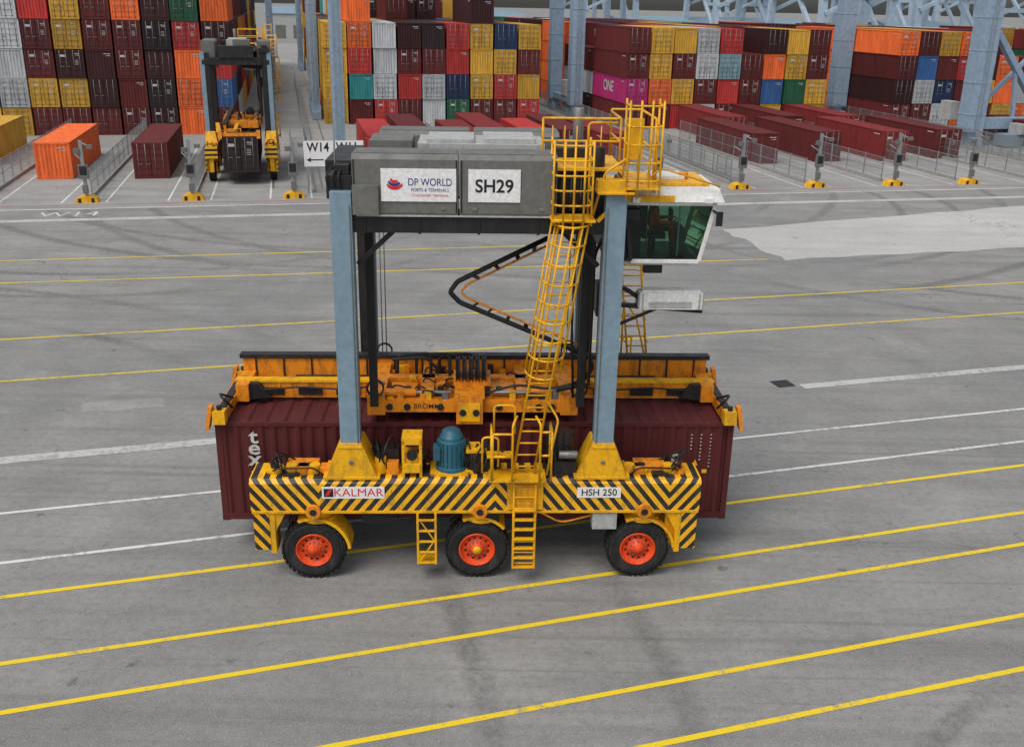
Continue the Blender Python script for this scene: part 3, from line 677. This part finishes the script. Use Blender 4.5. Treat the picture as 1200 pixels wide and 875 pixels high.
for i in range(26):
    x=random.choice((-2.1,-1.9,-1.1,-.2,.1,.35,1.6,1.9,2.1,-4.3,3.9,4.4))+random.uniform(-.1,.1);s_=.5 if abs(x)>3 else 1
    mb.tube([(x,.3+random.uniform(-.1,.3),2.56),(x+random.uniform(-.3,.3),.1,2.8+random.uniform(0,.5)*s_),(x+random.uniform(-.3,.3),.5,2.85+random.uniform(0,.6)*s_),(x+random.uniform(-.5,.5),.7,2.62)],.022,HOS,6,.2)
mb.box(-2.3,-1.75,.45,.8,2.56,3.05,BLK);mb.box(.1,.4,.35,.75,2.56,3.15,BLK);mb.box(1.55,1.75,.4,.75,2.56,3.6,BLK);mb.box(-2.0,-1.75,.2,.4,2.56,2.85,ORA)
mb.box(2.6,3.15,-.02,.35,1.30,1.70,GRL);mb.box(.1,.5,.1,.5,1.4,1.74,BLK);mb.box(-2.6,-1.8,.2,.7,1.35,1.74,BLK)
mb.tube([(-2.6,.0,1.74),(-1.9,.1,1.5),(-1.2,.1,1.6),(-.6,.1,1.5),(-.4,.2,1.74)],.025,HOS,6,.2);mb.tube([(1.4,.0,1.74),(1.9,.1,1.4),(2.6,.1,1.6)],.025,ORA,6,.2)
fin(mb,"drive_equipment",.01)
mb=MB()
mb.box(-3.42,-2.05,-.066,-.052,2.11,2.39,SIGW);text(mb,"KALMAR",(-2.62,-.071,2.25),(1,0,0),(0,0,1),.27,SIGR,0,1.05)
mb.box(-3.38,-3.17,-.071,-.0665,2.15,2.35,SIGK);mb.prism([(-3.36,2.18),(-3.28,2.18),(-3.2,2.33),(-3.27,2.33)],'y',-.0735,-.0715,SIGR)
mb.box(2.22,3.2,-.066,-.052,2.12,2.37,SIGW);text(mb,"HSH 250",(2.71,-.071,2.245),(1,0,0),(0,0,1),.23,SIGK,.010,.95)
fin(mb,"chassis_signs",0)
# cab
mb=MB();ox=-.1
y0,y1=.45,2.15;BLp=(3.28+ox,7.40);BR=(4.72+ox,7.40);TR=(4.98+ox,8.62);TL=(3.12+ox,8.62)
def fr(p,q,y,m=WHT): mb.beam((p[0],y,p[1]),(q[0],y,q[1]),.085,.085,m)
for y in (y0,y1):
    for a,b,m in ((BLp,BR,WHT),(BR,TR,WHT),(TR,TL,WHT),(TL,BLp,BLK)): fr(a,b,y,m)
for p in (BLp,BR,TR,TL): mb.beam((p[0],y0,p[1]),(p[0],y1,p[1]),.085,.085,WHT)
mb.box(2.85,3.15,.5,2.1,7.45,8.62,BLK)
mb.box(3.2,4.6,y0+.05,y1-.05,7.38,7.44,BLK)
mb.frustum((2.92,5.05,y0-.14,y1+.1),(3.02,4.92,y0-.02,y1),8.66,8.95,WHT)
mb.box(3.05,4.75,y0+.12,y1-.1,8.95,9.02,YEL);mb.box(2.95,4.0,y0-.15,y0-.10,8.66,8.80,YEL);mb.box(3.6,4.3,y0+.5,y1-.5,9.02,9.1,WHT)
mb.cyl((4.3,1.1,9.02),(4.3,1.1,9.16),.1,ORA,n=12)
mb.box(3.0,4.5,.6,1.9,7.28,7.36,WHT);mb.box(3.5,3.9,.6,.8,7.1,7.28,BLK)
mb.beam((4.8,.5,8.5),(4.9,.25,8.45),.04,.04,BLK);mb.box(4.86,5.0,.2,.25,8.2,8.5,BLK)
for x in (3.2,4.7): mb.box(x-.08,x+.08,.22,.30,8.66,8.78,SIGW)
mb.beam((3.5,y0,7.45),(3.46,y0,8.6),.035,.035,BLK)
fin(mb,"cab_frame",.012)
mb=MB()
for y in (y0+.0,y1-.0): mb.add([(BLp[0],y,BLp[1]),(BR[0],y,BR[1]),(TR[0],y,TR[1]),(TL[0],y,TL[1])],[(0,1,2,3)],GLS)
mb.add([(BR[0],y0,BR[1]),(BR[0],y1,BR[1]),(TR[0],y1,TR[1]),(TR[0],y0,TR[1])],[(0,1,2,3)],GLS)
fin(mb,"cab_windows",0)
mb=MB()
mb.box(3.5,4.0,1.0,1.5,7.75,7.87,BLK);mb.box(3.45,3.56,1.0,1.5,7.85,8.45,BLK);mb.cyl((3.75,1.25,7.44),(3.75,1.25,7.75),.08,BLK)
mb.box(3.7,4.05,.82,.94,7.95,8.05,BLK);mb.box(4.2,4.4,.9,1.6,7.44,8.0,GRY);mb.box(4.18,4.23,1.5,1.8,8.0,8.3,BLK);mb.lathe([(.16,0),(.175,.01),(.16,.02)],(4.22,1.25,8.05),(-.5,0,.8),BLK,20)
mb.tube([(4.2,.7,7.45),(4.2,.7,8.6)],.02,WHT)
mb.box(3.2,3.45,.9,1.9,7.44,8.2,BLK)
fin(mb,"cab_interior",.01)
mb=MB()
mb.box(2.9,3.3,.3,3.4,8.3,8.5,BLK);mb.box(2.3,3.9,2.2,3.6,8.62,8.68,YEL);mb.box(2.35,3.1,-.15,.4,8.88,8.93,YEL);mb.box(2.6,2.95,.2,2.3,7.5,8.3,BLK)
fin(mb,"cab_support",.012)
mb=MB()
for i in range(6):
    z=8.42+i*.29;mb.tube([(1.45,.3,z),(1.45,-.45,z),(2.22,-.45,z),(2.22,.3,z)],.022,YEL,6,.25)
for x,y in ((1.45,.3),(1.45,-.35),(1.65,-.45),(1.85,-.45),(2.05,-.45),(2.22,-.35),(2.22,.3)): mb.tube([(x,y,8.3),(x,y,9.95)],.024,YEL,6)
mb.box(1.42,2.3,-.44,.25,8.38,8.42,YEL)
rail(mb,[(1.3,.9,9.3),(2.9,.9,9.3),(2.9,2.4,9.3)],.95);mb.box(1.5,2.95,.5,2.5,9.25,9.3,YEL)
for i in range(5): mb.tube([(1.5+i*.25,.9,9.3),(1.5+i*.25,.9,10.1)],.014,YEL,5)
for z in (9.15,9.5,9.85,10.2,10.6): mb.tube([(2.92,.4,z),(2.92,-.1,z),(3.58,-.1,z),(3.58,.4,z)],.022,YEL,6,.15)
for x,y in ((2.92,.4),(2.92,-.1),(3.14,-.1),(3.36,-.1),(3.58,-.1),(3.58,.4)): mb.tube([(x,y,8.8),(x,y,10.7)],.024,YEL,6)
mb.box(2.9,3.62,-.12,.6,8.98,9.03,YEL);rail(mb,[(2.9,2.4,9.),(3.55,2.4,9.),(3.55,1.0,9.),(3.55,.5,9.)],1.3)
mb.tube([(2.3,.1,8.4),(2.5,.0,9.3),(2.95,.0,9.6)],.026,YEL,6,.1);mb.tube([(2.2,.6,9.3),(2.2,.6,10.2),(2.8,.6,10.2)],.024,YEL,6,.1)
mb.box(2.95,3.3,.45,.6,9.5,10.3,YEL)
mb.tube([(3.15,.35,8.95),(3.7,.3,9.35),(4.9,.3,9.0)],.02,YEL,6,.1);mb.box(2.35,2.9,-.1,.25,8.93,9.15,YEL);mb.beam((2.4,.1,8.3),(3.1,.1,9.0),.07,.07,YEL)
fin(mb,"upper_railings",0)
# white air-conditioning unit on a bracket below the cab
mb=MB();zz=-.1
mb.box(3.5,4.88,.82,1.22,6.33+zz,6.70+zz,WHT);mb.box(3.56,4.82,.88,1.16,6.70+zz,6.74+zz,WHT);mb.box(3.47,3.50,.85,1.2,6.36+zz,6.66+zz,GRL);mb.box(4.88,4.91,.85,1.2,6.36+zz,6.66+zz,GRL)
for x in (3.55,4.79): mb.box(x,x+.04,.812,.82,6.34+zz,6.69+zz,GRL)
for i in range(5): mb.box(3.7,4.65,.812,.819,6.37+zz+i*.03,6.38+zz+i*.03,GRY)
mb.beam((2.9,1.0,6.40+zz),(4.92,1.0,6.26+zz),.12,.09,BLK);mb.beam((2.9,1.0,5.85+zz),(3.9,1.0,6.3+zz),.06,.06,BLK);mb.tube([(2.9,1,6.8+zz),(3.2,1,6.75+zz),(3.5,1,6.55+zz)],.05,BLK,8,.1);mb.box(2.55,2.95,.7,1.2,6.2+zz,6.9+zz,BLK)
fin(mb,"cooling_unit",.025)
mb=MB();ladder(mb,(4.35,4.7,2.6),(3.7,4.7,8.0),.5,YEL,20,.03)
for i in range(6): z=4.2+i*.6;x=4.35-.65*(z-2.6)/5.4;mb.tube([(x-.3,4.7,z),(x-.3,5.2,z),(x+.3,5.2,z),(x+.3,4.7,z)],.02,YEL,6,.2)
mb.tube([(3.75,4.5,3.0),(3.75,4.5,5.4),(4.1,4.5,4.9),(4.6,4.5,3.0)],.028,YEL,6,.1);rail(mb,[(3.0,4.6,2.6),(4.8,4.6,2.6)],1.15);rail(mb,[(3.4,4.5,3.3),(4.0,4.5,3.3)],1.1);mb.box(3.2,3.9,4.3,4.7,7.95,8.0,BLK)
fin(mb,"rear_ladder",0)
# spreader (sits on the container roof, z 3.38)
mb=MB();SZ=-.42
mb.T=lambda p:Vector((p.x,p.y,p.z+SZ))
# long plated beams over the rear half of the roof
mb.box(-5.72,5.72,2.62,2.80,3.86,4.26,ORA);mb.box(-5.76,5.76,2.58,2.82,4.26,4.32,YEL)
mb.box(-5.7,5.7,2.80,3.32,3.96,4.04,ORA)
mb.box(-5.72,5.72,3.32,3.46,3.95,4.62,ORA);mb.box(-5.78,5.78,3.27,3.52,4.62,4.72,BLK)
for i in range(17):
    x=-5.4+i*.675;mb.box(x-.02,x+.02,3.29,3.32,4.04,4.62,BLK);mb.box(x-.02,x+.02,2.595,2.62,3.88,4.25,ORA)
for sx in (-1,1):
    x0,x1=sorted((sx*5.70,sx*5.94));mb.box(x0,x1,1.2,3.7,3.82,4.06,ORA);mb.box(x0+.04,x1-.04,1.4,3.3,4.06,4.10,BLK)
    mb.box(min(sx*5.4,sx*5.7),max(sx*5.4,sx*5.7),2.3,3.3,3.88,4.3,ORA)
    mb.prism([(sx*5.7,3.85),(sx*5.7,4.3),(sx*5.2,4.28),(sx*4.9,3.95)],'y',2.4,2.58,BLK)
    for y in (1.15,3.75):
        mb.box(x0-.02,x1+.02,y-.12,y+.12,3.82,4.14,YEL);x2=sx*6.0;k_=.10*sx;mb.prism([(x2-.05,4.25),(x2+.05,4.25),(x2+k_+.04,3.68),(x2+k_-.04,3.68)],'y',y-.12,y+.12,ORA)
        mb.cyl((sx*5.82,y,4.14),(sx*5.82,y,4.24),.06,BLK,n=12)
    mb.tube([(sx*5.6,1.5,4.05),(sx*5.75,1.3,4.35),(sx*5.9,1.6,4.35),(sx*5.7,2,4.1)],.03,HOS,6,.1)
    mb.cyl((sx*4.4,3.05,4.16),(sx*5.6,3.05,4.16),.08,STL,n=14);mb.cyl((sx*2.6,3.05,4.16),(sx*4.4,3.05,4.16),.12,BLK,n=14)
    for q_ in (3.1,4.0,4.9): mb.box(sx*q_-.28,sx*q_+.28,2.57,2.62,3.94,4.12,BLK)
    mb.tube([(sx*2.5,2.5,4.2),(sx*3.2,2.48,4.12),(sx*4.2,2.5,4.18),(sx*5.3,2.45,4.1)],.022,HOS,6,.2)
# centre body
mb.box(-2.45,2.2,1.25,1.5,4.05,4.34,ORA);mb.box(-2.45,2.2,3.50,3.7,4.1,4.6,ORA);mb.box(-2.4,2.1,1.5,2.6,3.98,4.08,ORA)
mb.box(-2.5,-2.1,1.2,3.7,4.0,4.5,ORA);mb.box(1.9,2.3,1.2,3.7,4.0,4.5,ORA);mb.box(-1.3,-1.0,1.5,3.5,4.3,4.5,ORA);mb.box(.9,1.15,1.5,3.5,4.3,4.5,ORA)
mb.box(-2.1,1.9,2.3,2.55,4.1,4.5,ORA);mb.box(-2.0,-1.4,1.6,2.2,4.1,4.42,ORA);mb.box(.3,.85,1.55,2.2,4.1,4.45,ORA);mb.box(1.25,1.8,1.6,2.2,4.1,4.4,ORA)
mb.box(-.48,.12,.98,1.24,3.87,4.47,ORA);mb.box(-.42,.06,.95,.98,3.94,4.38,YEL)
for x in (-.33,-.03): mb.cyl((x,.955,4.16),(x,.93,4.16),.08,BLK,n=14)
mb.box(-.52,.16,1.0,2.2,4.47,4.56,ORA)
for x in (-.45,-.3,-.15,0,.15): mb.lathe([(.0,-.05),(.32,-.05),(.27,0),(.32,.05),(0,.05)],(x,1.8,4.90),(1,0,0),BLK,20)
mb.box(-.55,.3,1.6,2.2,4.56,4.74,ORA)
for x in (-2.0,-1.6,-.85,.5,1.4,1.7): mb.cyl((x,1.22,4.18),(x,1.27,4.18),.08,BLK,n=12);mb.cyl((x,1.7,4.1),(x,1.7,4.5),.07,BLK,n=12)
for i,x in enumerate((-1.9,-1.45,-.9)): mb.tube([(x,2.6,4.4),(x,2.6,4.95),(x+.8,2.6,5.0),(x+.8,2.4,4.4)],.04,HOS,7,.15)
mb.tube([(-2.0,2.3,4.95),(-1.2,2.2,5.05),(-.9,2.2,4.7)],.04,HOS,7,.15);mb.tube([(.2,1.3,4.5),(.9,1.2,4.75),(1.6,1.3,4.6),(2.3,1.2,4.8)],.03,HOS,7,.2)
mb.cyl((-2.3,1.45,4.46),(-.6,1.45,4.46),.05,STL,n=12);mb.cyl((.3,1.45,4.46),(2.0,1.45,4.46),.05,STL,n=12);mb.cyl((-2.3,1.45,4.46),(-1.4,1.45,4.46),.09,ORA,n=14);mb.cyl((1.2,1.45,4.46),(2.0,1.45,4.46),.09,ORA,n=14)
for i in range(40):
    x=random.uniform(-2.3,2.0);y=random.choice((1.3,1.8,2.2,3.0));mb.box(x-.07,x+.07,y,y+.16,4.08,4.32+random.uniform(.05,.25),random.choice((BLK,ORA,ORA,ORA,STL,YEL)))
for i in range(14):
    x=random.uniform(-2.2,1.8);y=random.uniform(1.2,2.8);mb.tube([(x,y+.2,4.2),(x+.1,y,4.5+random.uniform(0,.2)),(x+.5,y,4.45),(x+.6,y+.3,4.2)],.02,HOS,6,.15)
text(mb,"BROMMA",(-1.1,1.246,4.19),(1,0,0),(0,0,1),.17,SIGK,.006)
fin(mb,"spreader",.012)
# ------------------------------------------------------------------ carried container
def carried(e_name,mat_world,col):
    o=bpy.data.objects.new(e_name,HC);S.collection.objects.link(o)
    o.matrix_world=mat_world@Matrix.Translation((-Lm/2,2.45,.88))@Matrix.Rotation(-math.pi/2,4,'Z');o.color=(*col,1)
    return o
MW=Matrix.Translation((-.72,19.86,0))@Matrix.Rotation(YAW,4,'Z')
co=carried("shipping_container",MW,(.090,.014,.016))
mb=MB();yf=1.218
for ch,z in (("t",3.02),("e",2.74),("x",2.46),("t",2.1)): text(mb,ch,(-5.12,yf,z),(1,0,0),(0,0,1),.5,CMK,.02,1.15)
text(mb,"t",(4.62,yf,2.52),(1,0,0),(0,0,1),.5,CMK,.02,1.1)
for i,(x,n_) in enumerate(((5.0,5),(5.22,8),(5.45,10))):
    for j in range(n_): mb.box(x-.02*random.uniform(.6,1),x+.02,yf-.004,yf,3.1-j*.09-.025,3.1-j*.09,CMK)
mb.prism([(5.05,2.3),(5.2,2.3),(5.125,2.45)],'y',yf-.004,yf,YEL);mb.box(5.3,5.42,yf-.004,yf,2.1,2.2,YEL)
mo=mb.finish("lettering");mo.parent=co;mo.matrix_parent_inverse=co.matrix_world.inverted();mo.matrix_world=MW
# ------------------------------------------------------------------ operator (seated)
def person():
    me=bpy.data.meshes.new("body")
    V=[(0,0,0),(0,0,.22),(.01,0,.42),(.03,0,.53),
       (0,-.1,-.01),(.42,-.12,.03),(.45,-.12,-.38),(.58,-.12,-.42),
       (0,.1,-.01),(.42,.12,.03),(.45,.12,-.38),(.58,.12,-.42),
       (0,-.19,.40),(.08,-.25,.14),(.32,-.2,.13),(.42,-.19,.14),
       (0,.19,.40),(.08,.25,.14),(.32,.2,.16),(.42,.19,.18)]
    E=[(0,1),(1,2),(2,3),(0,4),(4,5),(5,6),(6,7),(0,8),(8,9),(9,10),(10,11),(2,12),(12,13),(13,14),(14,15),(2,16),(16,17),(17,18),(18,19)]
    rr=[.15,.15,.13,.06,.1,.075,.05,.045,.1,.075,.05,.045,.075,.055,.042,.03,.075,.055,.042,.03]
    me.from_pydata([Vector(v) for v in V],E,[]);o=bpy.data.objects.new("body",me);S.collection.objects.link(o)
    sm=o.modifiers.new("skin",'SKIN')
    for i,r_ in enumerate(rr): me.skin_vertices[0].data[i].radius=(r_,r_)
    me.skin_vertices[0].data[0].use_root=True
    ss=o.modifiers.new("sub",'SUBSURF');ss.levels=1;ss.render_levels=2;me.materials.append(HIV);return o
per=empty("operator",(MW@Vector((3.75,1.25,7.97))),YAW)
b=person();b.parent=per
mb=MB();c=Vector((.05,0,.68))
prof=[(0,-.13),(.045,-.12),(.07,-.07),(.08,0),(.082,.05),(.065,.1),(.03,.125),(0,.13)]
mb.lathe(prof,c,(0,0,1),SKIN,18);mb.lathe([(.085,.03),(.09,.07),(.072,.115),(.03,.14),(0,.145)],c+Vector((-.008,0,0)),(0,0,1),HAIR,18)
mb.add([c+Vector(p) for p in ((.078,-.015,-.02),(.078,.015,-.02),(.105,0,-.025),(.08,0,.03))],[(0,1,2),(0,2,3),(1,3,2)],SKIN)
for y in (-.03,.03): mb.cyl(c+Vector((.074,y,.012)),c+Vector((.083,y,.012)),.012,SIGK,n=8)
mb.box(c.x+.065,c.x+.078,-.025,.025,c.z-.062,c.z-.052,SIGR)
for y in (-.085,.085): mb.box(c.x-.02,c.x+.02,y-.01,y+.01,c.z-.03,c.z+.03,SKIN)
mb.finish("head",per,0)
mb=MB()
for sy in (-1,1):
    h=Vector((.44,sy*.19,.14 if sy<0 else .18));mb.box(h.x-.03,h.x+.05,h.y-.035,h.y+.035,h.z-.015,h.z+.015,SKIN)
    for i,l_ in enumerate((.06,.07,.065,.05)): yy=h.y-.03+i*.02;mb.tube([(h.x+.045,yy,h.z),(h.x+.045+l_*.6,yy,h.z-.01),(h.x+.045+l_*.75,yy,h.z-.035)],.008,SKIN,5)
    mb.tube([(h.x,h.y-sy*.035,h.z),(h.x+.035,h.y-sy*.06,h.z-.01)],.009,SKIN,5)
mb.finish("hands",per,0)
# ------------------------------------------------------------------ second carrier (end on, further away)
pos=G(-3.3,79.5,0)
MW2=Matrix.Translation(pos)@Matrix.Rotation(PHI+math.pi/2,4,'Z')@Matrix.Translation((0,-2.45,0))
c2=empty("straddle_carrier");c2.matrix_world=MW2
for o in parts:
    n=o.copy();S.collection.objects.link(n);n.parent=c2
co2=carried("shipping_container",MW2,(.03,.018,.02))
print("objects",len(bpy.data.objects))
